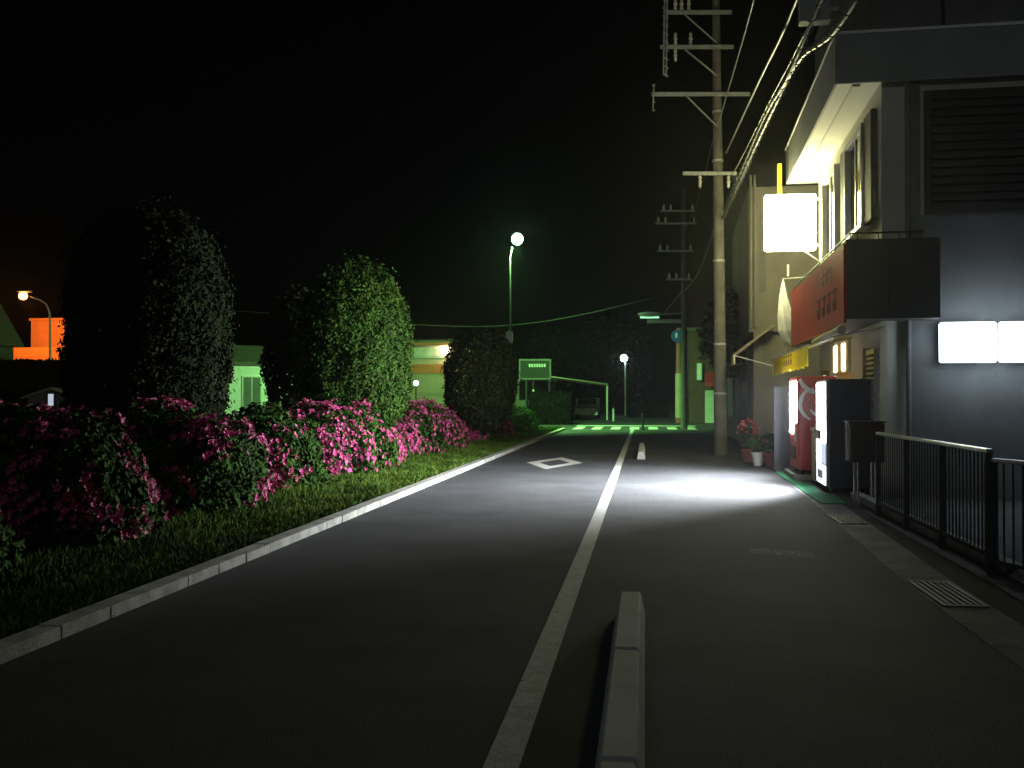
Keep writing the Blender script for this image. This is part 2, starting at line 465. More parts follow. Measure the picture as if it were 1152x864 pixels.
def bush(y0, y1, xc, w, h, nleaf, nflow, label, seed, thr=0.0, flsize=.043, flo=None, leaf=.045):
    yc = (y0 + y1) / 2; hl = (y1 - y0) / 2
    r = thing('azalea_bush', label, 'bush', (xc, yc, .05), group='azalea bushes in the row along the verge')
    ns = max(3, int(hl * 2.2))
    for k in range(ns):
        bx_ = (k / (ns - 1) - .5) * hl * 1.3
        for s_ in (-1, 1):
            MB().tube([(0, bx_, 0), (.1 * s_, bx_ + .05 * s_, h * .35), (.3 * s_, bx_ + .2 * s_, h * .75)], [.022, .016, .006], 6).build('stem', M['bark'], r)

    def sample(n, lo=0.0):
        U = rng.normal(size=(n, 3)); U[:, 2] = np.abs(U[:, 2]) * 1.1 - .12
        U[:, 1] *= 1.0 + hl * .35                     # more samples on the long side's ends too
        U /= np.linalg.norm(U, axis=1, keepdims=True)
        pw = 2.35
        S = 1 / (np.abs(U) ** pw).sum(1) ** (1 / pw)
        Q = U * S[:, None]
        P = np.stack([Q[:, 0] * w, Q[:, 1] * hl, Q[:, 2] * h], 1)
        k = np.array([1 + .13 * lump(p, 1.5, seed) + .10 * lump(p, 3.7, seed + 5) + .07 * lump(p, 9, seed + 2) for p in P])
        G = np.stack([Q[:, 0] ** 3 / w, Q[:, 1] ** 3 / hl, Q[:, 2] ** 3 / h], 1)
        G /= np.linalg.norm(G, axis=1, keepdims=True) + 1e-9
        return P, k, G
    P, k, G = sample(nleaf)
    dep = (1 - np.abs(rng.normal(size=nleaf)) * .07) * k
    P2 = P * dep[:, None]; P2[:, 2] = np.maximum(P2[:, 2], .02)
    A, B = rand_leaves(P2, G, leaf, up=.5)
    quads('foliage', P2, A, B, M['leaf'], r)
    P, k, G = sample(nflow * 5)
    P3 = P * (k * 1.01)[:, None]
    msk = np.array([lump(p, 1.6, seed + 31) + .55 * lump(p, 4.5, seed + 77) + .25 * lump(p, 11, seed + 7) for p in P3]) > thr
    msk &= P3[:, 2] > .12
    if flo is not None: msk &= flo(P3 + np.array([xc, yc, 0]))
    idx = np.nonzero(msk)[0][:nflow]
    flowers('blossoms', P3[idx], G[idx], flsize, M['blossom'], r)
    return r


XB = -6.05
bush(2.4, 5.6, XB - .2, .98, 1.25, 9000, 500, 'dark azalea bush at the lower left corner, almost without light', 1.0, .12)
bush(6.1, 8.0, XB, 1.08, 1.3, 12000, 650, 'azalea bush with a small pink patch, second from the lower left', 2.0, .16)
bush(8.7, 10.3, XB, 1.1, 1.38, 14000, 900, 'azalea bush with pink blossoms down its end, left of the dark gap', 3.2, .08)
bush(11.3, 13.7, XB, 1.1, 1.38, 20000, 1500, 'azalea bush with deep pink blossoms on its end, in front of the big dark tree', 4.1, .06)
bush(14.3, 16.4, XB, 1.0, 1.32, 12000, 450, 'mostly green azalea bush in front of the gap between the trees', 5.5, .22)
bush(16.5, 22.2, XB, 1.1, 1.38, 26000, 3200, 'long azalea bush in full pink bloom in front of the lit tree', 6.3, -.02)
bush(22.3, 30.0, XB, 1.1, 1.32, 24000, 4200, 'azalea bush most densely covered in bright pink, beyond the lit tree', 7.7, -.18)
bush(31.0, 38.0, XB + .3, 1.0, 1.3, 14000, 2600, 'farthest pink azalea bush in front of the round dark tree', 8.8, -.3)
hb = bush(38.6, 46.0, XB + .5, 1.0, 1.05, 12000, 10, 'plain green hedge bush at the end of the verge by the crossing', 9.9, .9)
hb['category'] = 'bush'

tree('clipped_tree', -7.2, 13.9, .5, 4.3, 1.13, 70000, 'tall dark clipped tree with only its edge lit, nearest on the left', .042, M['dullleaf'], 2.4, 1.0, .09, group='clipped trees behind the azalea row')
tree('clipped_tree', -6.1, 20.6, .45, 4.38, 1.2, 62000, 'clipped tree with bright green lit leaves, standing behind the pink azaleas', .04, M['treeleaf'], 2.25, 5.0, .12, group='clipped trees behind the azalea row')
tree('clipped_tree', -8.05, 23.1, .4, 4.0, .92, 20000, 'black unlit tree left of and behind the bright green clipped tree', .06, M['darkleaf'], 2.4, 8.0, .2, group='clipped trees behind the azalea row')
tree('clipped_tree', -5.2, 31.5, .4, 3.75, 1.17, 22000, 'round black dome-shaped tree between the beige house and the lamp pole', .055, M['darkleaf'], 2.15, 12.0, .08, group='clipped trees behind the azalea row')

# grass on the verge
def grass():
    n = 90000
    Y = 2 + 45 * rng.random(n) ** 1.5
    X = -3.9 - 1.5 * rng.random(n)
    hgt = np.empty(n)
    for i in range(n):
        v = noise.noise(Vector((X[i] * 1.4, Y[i] * .8, 3)))
        hgt[i] = (.05 + .07 * max(0, v + .25) + .10 * max(0, (-X[i] - 4.5))) * random.uniform(.5, 1.3)
    P = np.stack([X, Y, np.full(n, .05)], 1)
    ang = rng.random(n) * 6.283; wd = np.stack([np.cos(ang), np.sin(ang), np.zeros(n)], 1) * (.006 + Y[:, None] * .0004)
    lean = rng.normal(size=(n, 3)) * .45; lean[:, 2] = 1; tip = P + lean * hgt[:, None]
    V = np.stack([P - wd, P + wd, tip], 1).reshape(-1, 3)
    me = bpy.data.meshes.new('grass'); me.vertices.add(3 * n); me.vertices.foreach_set('co', V.astype(np.float32).ravel())
    me.loops.add(3 * n); me.loops.foreach_set('vertex_index', np.arange(3 * n, dtype=np.int32))
    me.polygons.add(n); me.polygons.foreach_set('loop_start', np.arange(0, 3 * n, 3, dtype=np.int32))
    me.update(calc_edges=True); me.materials.append(M['grass'])
    o = bpy.data.objects.new('grass', me); COL.objects.link(o)
    o['kind'] = 'stuff'; o['label'] = 'uneven grass on the verge between kerb and azaleas'; o['category'] = 'grass'


grass()

# ------------------------------------------------------------------ main shop building (local x: into the plot, local y: along the street)
BR = R(-2.0)
bd = thing('shop_building', 'two storey shop with wide eaves, lit upper windows and red sign band', 'building', (3.65, 16.2, 0), BR)
BL = 7.0
w = MB()
w.box(0, 9, 0, .2, 0, 6.45)            # side wall towards the camera
w.box(0, .2, .2, BL, 0, 6.45)           # street wall
w.box(0, 9, BL, BL + .2, 0, 6.45)
w.build('side_and_street_wall', M['wall'], bd)
sw = MB()
sw.box(.42, 9, -.012, -.002, 0, 4.35)
sw.box(.42, .56, -.03, -.002, 4.352, 6.44)
sw.build('rendered_side_panel', M['sidewall'], bd)
# dark shuttered opening upstairs on the side wall
win = MB(); win.box(.62, 4.6, -.06, -.013, 4.36, 6.26); wf = win.build('window_frame', M['darkpanel'], bd)
sl = MB()
for k in range(14): sl.box(.72, 4.5, -.085, -.061, 4.42 + k * .13, 4.50 + k * .13)
sl.build('shutter', M['darkpanel'], wf)
dp = MB(); dp.tube([(.37, -.06, 0), (.37, -.06, 6.4)], .04, 10); dp.build('downpipe', M['sidewall'], bd, smooth=True)
# eaves slab
ev = MB(); ev.box(-.66, 9.2, -.03, BL + .4, 6.452, 6.47); ev.build('soffit', M['soffit'], bd)
fs = MB(); fs.box(-.70, -.662, -.08, BL + .42, 6.43, 7.2); fs.box(-.66, 9.2, -.08, -.032, 6.43, 7.2); fs.box(-.66, 9.2, BL + .41, BL + .44, 6.43, 7.2)
fs.build('fascia', M['fascia'], bd)
cap = MB(); cap.box(-.72, 9.2, -.10, BL + .46, 7.201, 7.24); cap.build('roof_edge', M['soffit'], bd)
up = MB(); up.box(-.1, .95, .25, BL, 7.242, 9.6); up.box(1.0, 9, .2, BL, 7.242, 9.6); up.build('upper_wall', M['sidewall'], bd)
sb = MB(); sb.box(-.42, -.30, .1, BL + .2, 6.42, 6.452); sb.build('soffit_batten', M['soffit'], bd)


def shop_window(y0, y1, z0, z1):
    f = MB()
    t = .07
    f.box(-.14, -.002, y0, y0 + t, z0, z1); f.box(-.14, -.002, y1 - t, y1, z0, z1)
    f.box(-.14, -.002, y0 + t, y1 - t, z1 - t, z1); f.box(-.16, -.002, y0 - .05, y1 + .05, z0 - .07, z0)
    o = f.build('window', M['white'], bd)
    g = MB(); g.box(-.03, -.012, y0 + t, y1 - t, z0, z1 - t); g.build('glass', M['glass'], o)
    s = MB(); ym = (y0 + y1) / 2
    s.box(-.09, -.05, ym - .03, ym + .03, z0, z1 - t); s.box(-.09, -.05, y0 + t, ym - .03, z0, z0 + .05)
    s.build('sash', M['alu'], o)
    return o


shop_window(.98, 2.75, 4.42, 6.08)
shop_window(3.95, 5.75, 4.42, 6.08)
for y0_, y1_ in ((.28, .93), (2.85, 3.4)): MB().box(-.11, -.002, y0_, y1_, 4.36, 6.12, b=.02).build('shutter_box', M['darkpanel'], bd)
# canopy slab over the ground floor with the red sign board
cn = MB(); cn.box(-.62, -.002, -.55, BL + .05, 2.72, 3.92); cn.box(0, .72, -.55, -.04, 2.72, 3.92)
cn.build('canopy', M['darkpanel'], bd)
rs = MB(); rs.box(-.66, -.622, -.54, BL - .2, 2.66, 3.86); rsb = rs.build('sign_board', M['signred'], bd)
def strokes(mb, y, z, s, x=-.668, seed=1):
    rr = random.Random(seed)
    mb.box(x, x + .005, y, y + s, z + s * .82, z + s * .92); mb.box(x, x + .005, y + s * .1, y + s * .95, z + s * .42, z + s * .5)
    mb.box(x, x + .005, y + s * .44, y + s * .54, z + .03, z + s * .41); mb.box(x, x + .005, y + s * .05, y + s * .16, z + s * .1, z + s * .40)
    mb.box(x, x + .005, y + s * .8, y + s * .92, z + s * .12, z + s * .41); mb.box(x, x + .005, y + s * .55, y + s * .79, z + s * .12, z + s * .2)
    mb.box(x, x + .005, y + s * .3, y + s * .4, z + s * .51, z + s * .81)
for k in range(4):
    lt = MB(); strokes(lt, .15 + k * .62, 2.88, .42); lt.build('character', M['darkpanel'], rsb)
for k in range(3):
    lt = MB(); strokes(lt, .7 + k * .5, 3.42, .28); lt.build('small_character', M['cream'], rsb)
rl = MB(); rl.tube([(-.55, -.5, 4.02), (-.55, BL, 4.02)], .015, 6)
for k in range(16): rl.tube([(-.55, -.5 + k * .48, 3.921), (-.55, -.5 + k * .48, 4.02)], .009, 6)
for k in range(4): rl.tube([(-.45 + k * .3, -.5, 3.921), (-.45 + k * .3, -.5, 4.02)], .009, 6)
rl.tube([(-.55, -.5, 4.02), (.5, -.5, 4.02)], .015, 6)
rl.build('canopy_rail', M['dark'], bd)
# ground floor: fronts behind the machines
gf = MB(); gf.box(-.06, -.002, 2.9, 4.9, 2.0, 2.62); pf = gf.build('window_frame', M['cream'], bd)
for y0 in (3.2, 4.2):
    MB().box(-.075, -.061, y0, y0 + .36, 2.04, 2.54).build('lit_pane', E['pane'], pf)
dr = MB(); dr.box(-.06, -.002, 5.6, 6.7, .02, 2.1); drr = dr.build('door', M['brown'], bd)
MB().box(-.075, -.061, 5.75, 6.1, 1.3, 2.0).build('lit_pane', E['pane_y'], drr)
lv = MB(); lv.box(-.10, -.002, .18, .85, .6, 2.30); lvo = lv.build('louvre_shutter', M['alu'], bd)
l2 = MB()
for k in range(20): l2.box(-.118, -.101, .22, .81, .66 + k * .08, .70 + k * .08)
l2.build('louvre_slats', M['sidewall'], lvo)
fr = MB(); fr.box(-.13, -.002, .95, 1.02, .6, 2.34); fr.build('door_jamb', M['white'], bd)
cp = MB(); cp.box(-.045, .06, -.06, -.012, .3, 2.70); cp.build('corner_board', M['cream'], bd)


def bloc(x, y, z=0):
    v = Matrix.Rotation(BR, 3, 'Z') @ Vector((x, y, 0)); return (3.65 + v.x, 16.2 + v.y, z)


# rolled cream awning
aw = thing('rolled_awning', 'pale rolled-up awning under the red sign band', 'awning', bloc(0, 0), BR)
a_ = MB(); a_.tube([(-.68, -.5, 2.56), (-.68, 2.6, 2.52)], .07, 12); a_.build('cloth_roll', M['cream'], aw, smooth=True)
a_ = MB(); a_.tube([(-.80, -.5, 2.46), (-.80, 6.9, 2.42)], .022, 8); a_.tube([(-.80, -.4, 2.46), (-.05, -.4, 2.60)], .015, 6); a_.tube([(-.80, 2.5, 2.45), (-.05, 2.5, 2.60)], .015, 6)
a_.build('front_bar', M['alu'], aw, smooth=True)
# yellow awning with wavy valance
ya = thing('yellow_awning', 'bright yellow awning valance above the red vending machine', 'awning', bloc(0, 0), BR)
V = []; Fc = []
n = 60
for i in range(n + 1):
    y_ = 1.2 + 6.4 * i / n; xw = .035 * math.sin(i * 1.3)
    V += [(-.35, y_, 2.60), (-.98 + xw * .3, y_, 2.40), (-1.0 + xw, y_, 2.05 + .02 * math.sin(i * .9)), (-.99 + xw, y_, 2.05 + .02 * math.sin(i * .9)), (-.97 + xw * .3, y_, 2.385), (-.35, y_, 2.585)]
    if i:
        a0 = (i - 1) * 6; b0 = i * 6
        for k in range(6): Fc.append((a0 + k, a0 + (k + 1) % 6, b0 + (k + 1) % 6, b0 + k))
yo = MB().add(V, Fc).build('awning_cloth', M['yellow'], ya)
for k in range(4):
    lt = MB(); strokes(lt, 3.0 + k * .42, 2.12, .24, x=-1.055, seed=k); lt.build('character', M['brown'], yo)
MB().tube([(-.97, 1.1, 2.415), (-.97, 9.1, 2.415)], .02, 8).build('front_bar', M['alu'], ya, smooth=True)

# projecting lit sign
ps = thing('projecting_sign', 'glaring yellow-white box sign sticking out from the shop front', 'sign', bloc(0, 6.3), BR)
MB().box(-1.27, -.19, -.11, .11, 4.74, 5.95, b=.03).build('light_box', E['sign'], ps)
for z in (4.74 + .1, 5.85): MB().box(-.188, .0, -.03, .03, z - .03, z + .03).build('bracket', M['steel'], ps)
MB().tube([(-.45, 0, 4.73), (-.02, 0, 4.42)], .018, 6).build('stay', M['steel'], ps)
ys_ = MB(); ys_.box(-.95, -.86, .4, .52, 6.0, 6.75)
yo2 = ys_.build('side_strip', M['yellow'], ps)
# dark unlit sign box high up
us = thing('unlit_sign', 'unlit grey box sign high above the eaves, cut by the top edge', 'sign', bloc(0, 3.6), BR)
MB().box(-.83, -.25, -.15, .15, 8.72, 10.6, b=.02).build('sign_box', M['fascia'], us)
for z in (8.95, 9.4): MB().box(-.25, -.10, -.03, .03, z, z + .07).build('bracket', M['steel'], us)


# lit boxes on the side wall
def lightbox(x0, x1, label):
    r = thing('light_box_sign', label, 'sign', bloc(0, 0), BR, group='white light boxes on the side wall')
    zc = 2.36
    MB().box(x0, x1, -.42, -.27, zc - .30, zc + .30, b=.03).build('lit_face', E['box'], r)
    MB().box(x0 + .01, x1 - .01, -.269, -.245, zc - .29, zc + .29).build('back_plate', M['alu'], r)
    for q in (x0 + .15, x1 - .2): MB().box(q, q + .05, -.244, -.013, zc - .05, zc + .05).build('bracket', M['alu'], r)


lightbox(.76, 1.55, 'left one of the two glaring white light boxes on the side wall')
lightbox(1.60, 2.40, 'right one of the two glaring white light boxes, cut by the picture edge')

# drooping grey pennant
pn = thing('furled_banner', 'grey furled cloth banner hanging beyond the red sign band', 'banner', (0, 0, 0))
c0 = at(881, 316, Y=23.6)
V = []; n = 8
secs = [(.0, .02, 0), (-.35, .08, .0), (-.8, .16, .05), (-1.15, .21, .12), (-1.4, .17, .2), (-1.6, .06, .3)]
for dz, rr, dx in secs:
    for k in range(16):
        q = 2 * math.pi * k / 16; r2 = rr * (1 + .25 * math.sin(q * 4))
        V.append((c0.x + dx + r2 * math.cos(q), c0.y + r2 * math.sin(q) * .6, c0.z + dz))
Fc = [(i * 16 + k, i * 16 + (k + 1) % 16, (i + 1) * 16 + (k + 1) % 16, (i + 1) * 16 + k) for i in range(5) for k in range(16)]
MB().add(V, Fc).build('cloth', M['greycloth'], pn)
MB().tube([(c0.x + .05, c0.y, c0.z - 1.9), (c0.x, c0.y, c0.z + .05), (c0.x + .9, c0.y, c0.z + .1)], .015, 8).build('pole', M['steel'], pn)

# ------------------------------------------------------------------ vending machines
def vending(name, label, loc, bodym, lit, red=False):
    r = thing(name, label, 'vending machine', loc, BR, group='drinks vending machines in front of the shop')
    W = 1.12 if not red else 1.2; D = .72; H = 1.83
    MB().box(0.03, D, 0, W, .08, H, b=.025).build('body', bodym, r)
    ft = MB()
    for x in (.08, D - .12):
        for y in (.06, W - .14): ft.box(x, x + .06, y, y + .08, 0, .079)
    ft.build('feet', M['dark'], r)
    if red:
        fo = MB(); fo.box(0, .029, .02, W - .02, .10, H - .02, b=.012); door = fo.build('door', M['red'], r)
        d = MB(); d.prism([(.06, .96), (.62, .96), (.62, .74), (W - .05, .74), (W - .05, 1.74), (.06, 1.74)], 'x', -.012, -.001)
        d.build('display_window', lit, door)
        sh = MB()
        for k in range(4): sh.box(-.022, -.013, .08, W - .06, .98 + k * .2, .995 + k * .2)
        sh.build('shelf', M['white'], door)
        pk = MB(); pk.box(-.012, -.001, .25, W - .2, .26, .50); pk.build('pickup_flap', M['dark'], door)
        cpn = MB(); cpn.box(-.010, -.001, .10, .40, .60, .92); cpn.build('coin_panel', M['alu'], door)
        # white ribbon lettering on the side towards the camera
        lg = MB()
        def ribbon(pts, wd):
            P = [Vector(p) for p in pts]; vs = []; fs_ = []
            Q = []
            for i in range(len(P) - 1):
                for k in range(6):
                    t = k / 6; p0 = P[max(i - 1, 0)]; p1 = P[i]; p2 = P[i + 1]; p3 = P[min(i + 2, len(P) - 1)]
                    Q.append(.5 * ((2 * p1) + (p2 - p0) * t + (2 * p0 - 5 * p1 + 4 * p2 - p3) * t * t + (3 * p1 - p0 - 3 * p2 + p3) * t ** 3))
            Q.append(P[-1])
            for i, p in enumerate(Q):
                tt = (Q[min(i + 1, len(Q) - 1)] - Q[max(i - 1, 0)]).normalized(); nn = Vector((-tt.y, tt.x))
                wv = wd * (.35 + .65 * math.sin(math.pi * min(1, (i + 2) / (len(Q) + 2))))
                vs += [(p.x + nn.x * wv, -.004, p.y + nn.y * wv), (p.x - nn.x * wv, -.004, p.y - nn.y * wv),
                       (p.x - nn.x * wv, -.001, p.y - nn.y * wv), (p.x + nn.x * wv, -.001, p.y + nn.y * wv)]
                if i:
                    a0 = 4 * (i - 1); b0 = 4 * i
                    fs_ += [(a0 + k, a0 + (k + 1) % 4, b0 + (k + 1) % 4, b0 + k) for k in range(4)]
            lg.add(vs, fs_)
        ribbon([(.05, 1.78), (.10, 1.68), (.20, 1.58), (.36, 1.52), (.60, 1.50)], .042)
        ribbon([(.30, 1.60), (.14, 1.52), (.07, 1.38), (.06, 1.24), (.14, 1.10), (.24, 1.02)], .036)
        ribbon([(.36, 1.34), (.45, 1.42), (.56, 1.36), (.50, 1.22), (.38, 1.2)], .028)
        ribbon([(.24, 1.20), (.35, 1.10), (.55, 1.04), (.68, 1.10)], .028)
        lg.build('side_logo', M['white'], r)
    else:
        fo = MB(); fo.box(0, .029, .02, W - .02, .10, H - .02, b=.012); door = fo.build('door', M['white'], r)
        MB().prism([(.05, .80), (.50, .80), (.50, 1.0), (W - .05, 1.0), (W - .05, 1.77), (.05, 1.77)], 'x', -.012, -.001).build('display_window', lit, door)
        sh = MB()
        for k in range(4): sh.box(-.022, -.013, .07, W - .07, 1.02 + k * .19, 1.035 + k * .19)
        sh.build('shelf', M['white'], door)
        MB().box(-.010, -.001, .60, .95, .84, .98).build('coin_panel', M['dark'], door)
        MB().box(-.011, -.001, .60, W - .05, .45, .82).build('poster_panel', lit, door)
        MB().box(-.009, -.001, .08, .48, .46, .78).build('info_panel', E['button'], door)
        MB().box(-.008, -.001, .04, W - .04, .12, .43).build('lower_panel', E['vend_low'], door)
        MB().box(-.020, -.0085, .3, .9, .2, .34).build('pickup_flap', M['alu'], door)
    ld = bpy.data.lights.new('display_light', 'AREA'); ld.shape = 'RECTANGLE'; ld.size = .95; ld.size_y = W - .15
    ld.energy = 640 if red else 2500; ld.color = (.93, .97, 1.0); ld.spread = R(126)
    lo = bpy.data.objects.new('display_light', ld); COL.objects.link(lo); lo.parent = r
    lo.location = (-.035, W / 2, 1.27); lo.rotation_euler = (0, R(72), 0)
    return r


vending('vending_machine', 'white-fronted drinks machine with dark navy side, nearest the camera', (2.87, 16.62, 0), M['navy'], E['vend'])
vending('vending_machine', 'red drinks machine with white ribbon lettering on its side', (2.80, 19.25, .10), M['red'], E['vend_red'], True)
pl = MB(); pl.box(-.08, .85, -.15, 1.55, 0, .099, b=.01)
plo = pl.build('plinth', M['concrete']); plo.location = (2.80, 19.25, 0); plo.rotation_euler = (0, 0, BR)
tag(plo, 'low concrete plinth under the red vending machine', 'plinth')
rb = thing('recycling_bin', 'brown recycling bin with pale label between the two vending machines', 'bin', (2.95, 18.15, 0), BR)
MB().box(0, .5, 0, .55, .04, .92, b=.03).build('body', M['boxbrown'], rb)
MB().box(-.02, .52, -.02, .57, .921, 1.0, b=.03).build('lid', M['boxbrown'], rb)
MB().box(.06, .30, -.006, -.001, .66, .84).build('label', M['white'], rb)
m_ = MB(); m_.lathe(.14, -.022, [(.001, 0)], 4) if False else None
MB().box(.05, .45, -.008, -.001, .1, .14).build('foot_band', M['alu'], rb)
mt = MB(); mt.add([(2.36, 14.9, .012), (2.87, 14.9, .012), (2.87, 20.9, .012), (2.56, 20.9, .012)], [(0, 1, 2, 3)])
mt.add([(2.36, 14.9, .004), (2.87, 14.9, .004), (2.87, 20.9, .004), (2.56, 20.9, .004)], [(0, 1, 2, 3)])
mt.v = [(x + .14, y, z) for x, y, z in mt.v]
mt = MB().prism([(2.50, 14.9), (2.86, 14.9), (2.95, 16.5), (2.78, 16.6), (2.86, 18.0), (2.76, 19.0), (2.70, 19.1), (2.72, 21.0), (2.62, 21.0)], 'z', .005, .016)
tag(mt.build('green_mat', M['greenmat']), 'green turf mat on the ground in front of the vending machines', 'mat')
# dark cabinet on legs
cb = thing('newspaper_box', 'dark reddish metal box on thin legs beside the white vending machine', 'cabinet', (2.86, 14.7, 0), BR)
MB().box(0, .48, 0, .4, .62, 1.18, b=.02).build('box', mat('dark_red_paint', (.06, .02, .02), (.04, .015, .015), rough=.5), cb)
MB().box(-.015, .495, -.015, .415, 1.181, 1.20).build('lid', M['dark'], cb)
for x in (.12, .36):
    for y in (.05, .35): MB().tube([(x, y, 0), (x, y, .619)], .014, 8).build('leg', M['railmetal'], cb)
MB().tube([(-.03, -.02, .66), (-.03, -.02, 1.16)], .012, 8).build('edge_highlight', M['railmetal'], cb)  # pale rod imitating the highlight along the box edge
pb = MB(); pb.box(-.05, .85, 0, .06, 0, 1.75); pbo = pb.build('partition_panel', mat('grey_panel', (.07, .075, .09), (.05, .055, .065), rough=.8)); pbo.location = (2.72, 21.55, 0)
tag(pbo, 'grey upright panel on the far side of the red vending machine', 'screen')

# ------------------------------------------------------------------ fence and gate by the yard
fn = thing('yard_fence', 'low dark fence with pale aluminium top rail along the yard', 'fence', (3.0, 9.3, 0), 0)
FL = 4.3
MB().box(-.03, .03, 0, FL, 1.05, 1.09, b=.012).build('top_rail', M['railmetal'], fn)
MB().box(-.02, .02, 0, FL, .14, .18).build('bottom_rail', M['bronze'], fn)
for y in (0.02, 1.42, 2.84, FL - .05): MB().box(-.028, .028, y, y + .05, .001, 1.049).build('post', M['bronze'], fn)
pk = MB(); y = .1
while y < FL - .08:
    if all(abs(y - q) > .05 for q in (.03, 1.44, 2.86)): pk.box(-.006, .006, y, y + .012, .181, 1.049)
    y += .11
pk.build('pickets', M['bronze'], fn)
gt = thing('yard_gate', 'gate leaf with bright top rail standing ajar, cut by the right edge', 'gate', (2.98, 9.2, 0), R(22))
GL = 3.2
MB().box(-.02, .02, -GL, 0, .98, 1.015, b=.01).build('top_rail', M['railmetal'], gt)
MB().box(-.02, .02, -GL, 0, .10, .14).build('bottom_rail', M['bronze'], gt)
for y in (-.05, -GL): MB().box(-.022, .022, y, y + .05, .141, .979).build('stile', M['bronze'], gt)
pk = MB(); y = -GL + .08
while y < -.08: pk.box(-.006, .006, y, y + .012, .141, .979); y += .11
pk.build('pickets', M['bronze'], gt)
MB().box(-.032, .032, -.02, .03, 0, 1.0).build('hinge_post', M['bronze'], gt)
yk = MB(); y = 2.0
while y < 15.2: yk.box(3.08, 3.22, y + .005, y + .595, 0, .11, b=.012); y += .6
struct(yk.build('yard_kerb', M['concrete']))

# ------------------------------------------------------------------ poles and wires
PX, PY = 1.97, 27.0
up_ = thing('utility_pole', 'tall concrete utility pole with four crossarms in front of the shops', 'utility pole', (PX, PY, 0), YAW, group='concrete utility poles')
MB().tube([(0, 0, 0), (-.04, 0, 6), (-.10, 0, 12.2)], [.175, .14, .10], 16).build('pole', M['pole'], up_, smooth=True)
bnd = MB()
for z, rr in ((1.6, .178), (2.9, .17), (5.1, .16), (7.75, .146), (9.05, .135)): bnd.lathe(-.008 * z, 0, [(rr, z), (rr, z + .06)], 16)
bnd.build('band', M['steel'], up_)
sc_ = 26.6 / FPX
for zy, x0, x1, br in ((16, -64, 12, (-40, 34)), (55, -68, 14, (-40, 32)), (108, -78, 32, (-38, 36)), (197, -43, 17, None)):
    z = CZ + (446 - zy) * sc_
    ca = MB(); ca.box(x0 * sc_, x1 * sc_, -.20, -.12, z - .045, z + .045)
    cao = ca.build('crossarm', M['steel'], up_)
    if br: MB().tube([(br[0] * sc_, -.14, z - .06), (-.10, -.14, z - br[1] * sc_)], .022, 6).build('brace', M['steel'], cao)
    iz = {16: ((-51, 1), (-44, 1), (-36, 1)), 55: ((-51, 1), (-34, 1), (-51, -1)), 108: (), 197: ((-24, -1), (8, -1))}[zy]
    for ix, s_ in iz:
        MB().lathe(ix * sc_, -.16, [(.02, z + s_ * .05), (.05, z + s_ * .10), (.03, z + s_ * .16), (.055, z + s_ * .22), (.03, z + s_ * .28), (.045, z + s_ * .33), (.02, z + s_ * .38)], 10).build('insulator', M['porcelain'], cao)
st = MB()
for (x0, z0, z1) in ((-62, 9.95, 12.1), (-65, 10.0, 12.1), (-77, 9.05, 9.75)):
    st.tube([(x0 * sc_, -.25, z0), ((x0 + 1.5) * sc_, -.25, z1)], .02, 6)
    zz = z0
    while zz < z1:
        st.ball((x0 * sc_ + .02, -.25, zz), .045, 8, 5, sz=.5); zz += .22
st.build('insulator_string', M['steel'], up_)

fp = thing('utility_pole', 'distant green-lit utility pole with a street lamp by the crossing', 'utility pole', (1.83, 48.5, 0), YAW, group='concrete utility poles')
MB().tube([(0, 0, 0), (0, 0, 11.5)], [.17, .1], 12).build('pole', M['pole'], fp, smooth=True)
s2 = 48 / FPX
for zy, x0, x1 in ((238, -26, 12), (252, -32, 14), (283, -30, 10), (315, -20, 8)):
    z = CZ + (446 - zy) * s2
    cao = MB().box(x0 * s2, x1 * s2, -.18, -.10, z - .04, z + .04).build('crossarm', M['steel'], fp)
    for ix in (x0 + 3, x0 + 11, x1 - 3): MB().lathe(ix * s2, -.14, [(.05, z + .041), (.06, z + .15), (.03, z + .3)], 8).build('insulator', M['porcelain'], cao)
lz = CZ + (446 - 354) * s2
MB().tube([(-.1, -.1, lz + .05), (-1.2, -.1, lz)], .03, 8).build('lamp_arm', M['steel'], fp)
MB().tube([(-.1, -.1, lz + 1.1), (-.95, -.1, lz + .06)], .015, 6).build('lamp_stay', M['steel'], fp)
lh = MB(); lh.ball((-1.65, -.1, lz), .5, 16, 8, sx=1.15, sy=.35, sz=.26); lho = lh.build('lamp_housing', M['steel'], fp, smooth=True)
MB().tube([(-2.1, -.1, lz - .15), (-1.2, -.1, lz - .15)], .04, 8).build('lamp_tube', E['tube'], lho)
MB().box(-1.75, -.15, -.14, -.06, lz - .42, lz - .24).build('name_plate', M['fascia'], fp)

pp = thing('painted_pole', 'pinkish painted pole with small round blue sign beyond the crossing', 'pole', (1.95, 60, 0), YAW)
MB().tube([(0, 0, 0), (0, 0, 5.6)], [.2, .13], 12).build('pole', M['pinkpole'], pp, smooth=True)
MB().lathe(0, 0, [(.21, .3), (.2, 2.9)], 12).build('guard_sleeve', mat('pale_sleeve', (.55, .42, .34), (.5, .38, .3)), pp)
sg = MB(); sgv = [(math.cos(q * math.pi / 10) * .38 - .1, -.2, 5.1 + math.sin(q * math.pi / 10) * .38) for q in range(20)]
sg.prism([(v[0], v[2]) for v in sgv], 'y', -.24, -.21); sg.build('round_sign', M['bluesign'], pp)
MB().prism([(-.22, 5.0), (-.12, 5.0), (-.12, 5.28), (-.22, 5.28)], 'y', -.25, -.241).build('sign_mark', M['white'], pp)
MB().box(.14, .3, -.1, .1, 2.9, 4.6).build('red_board', M['red'], pp)


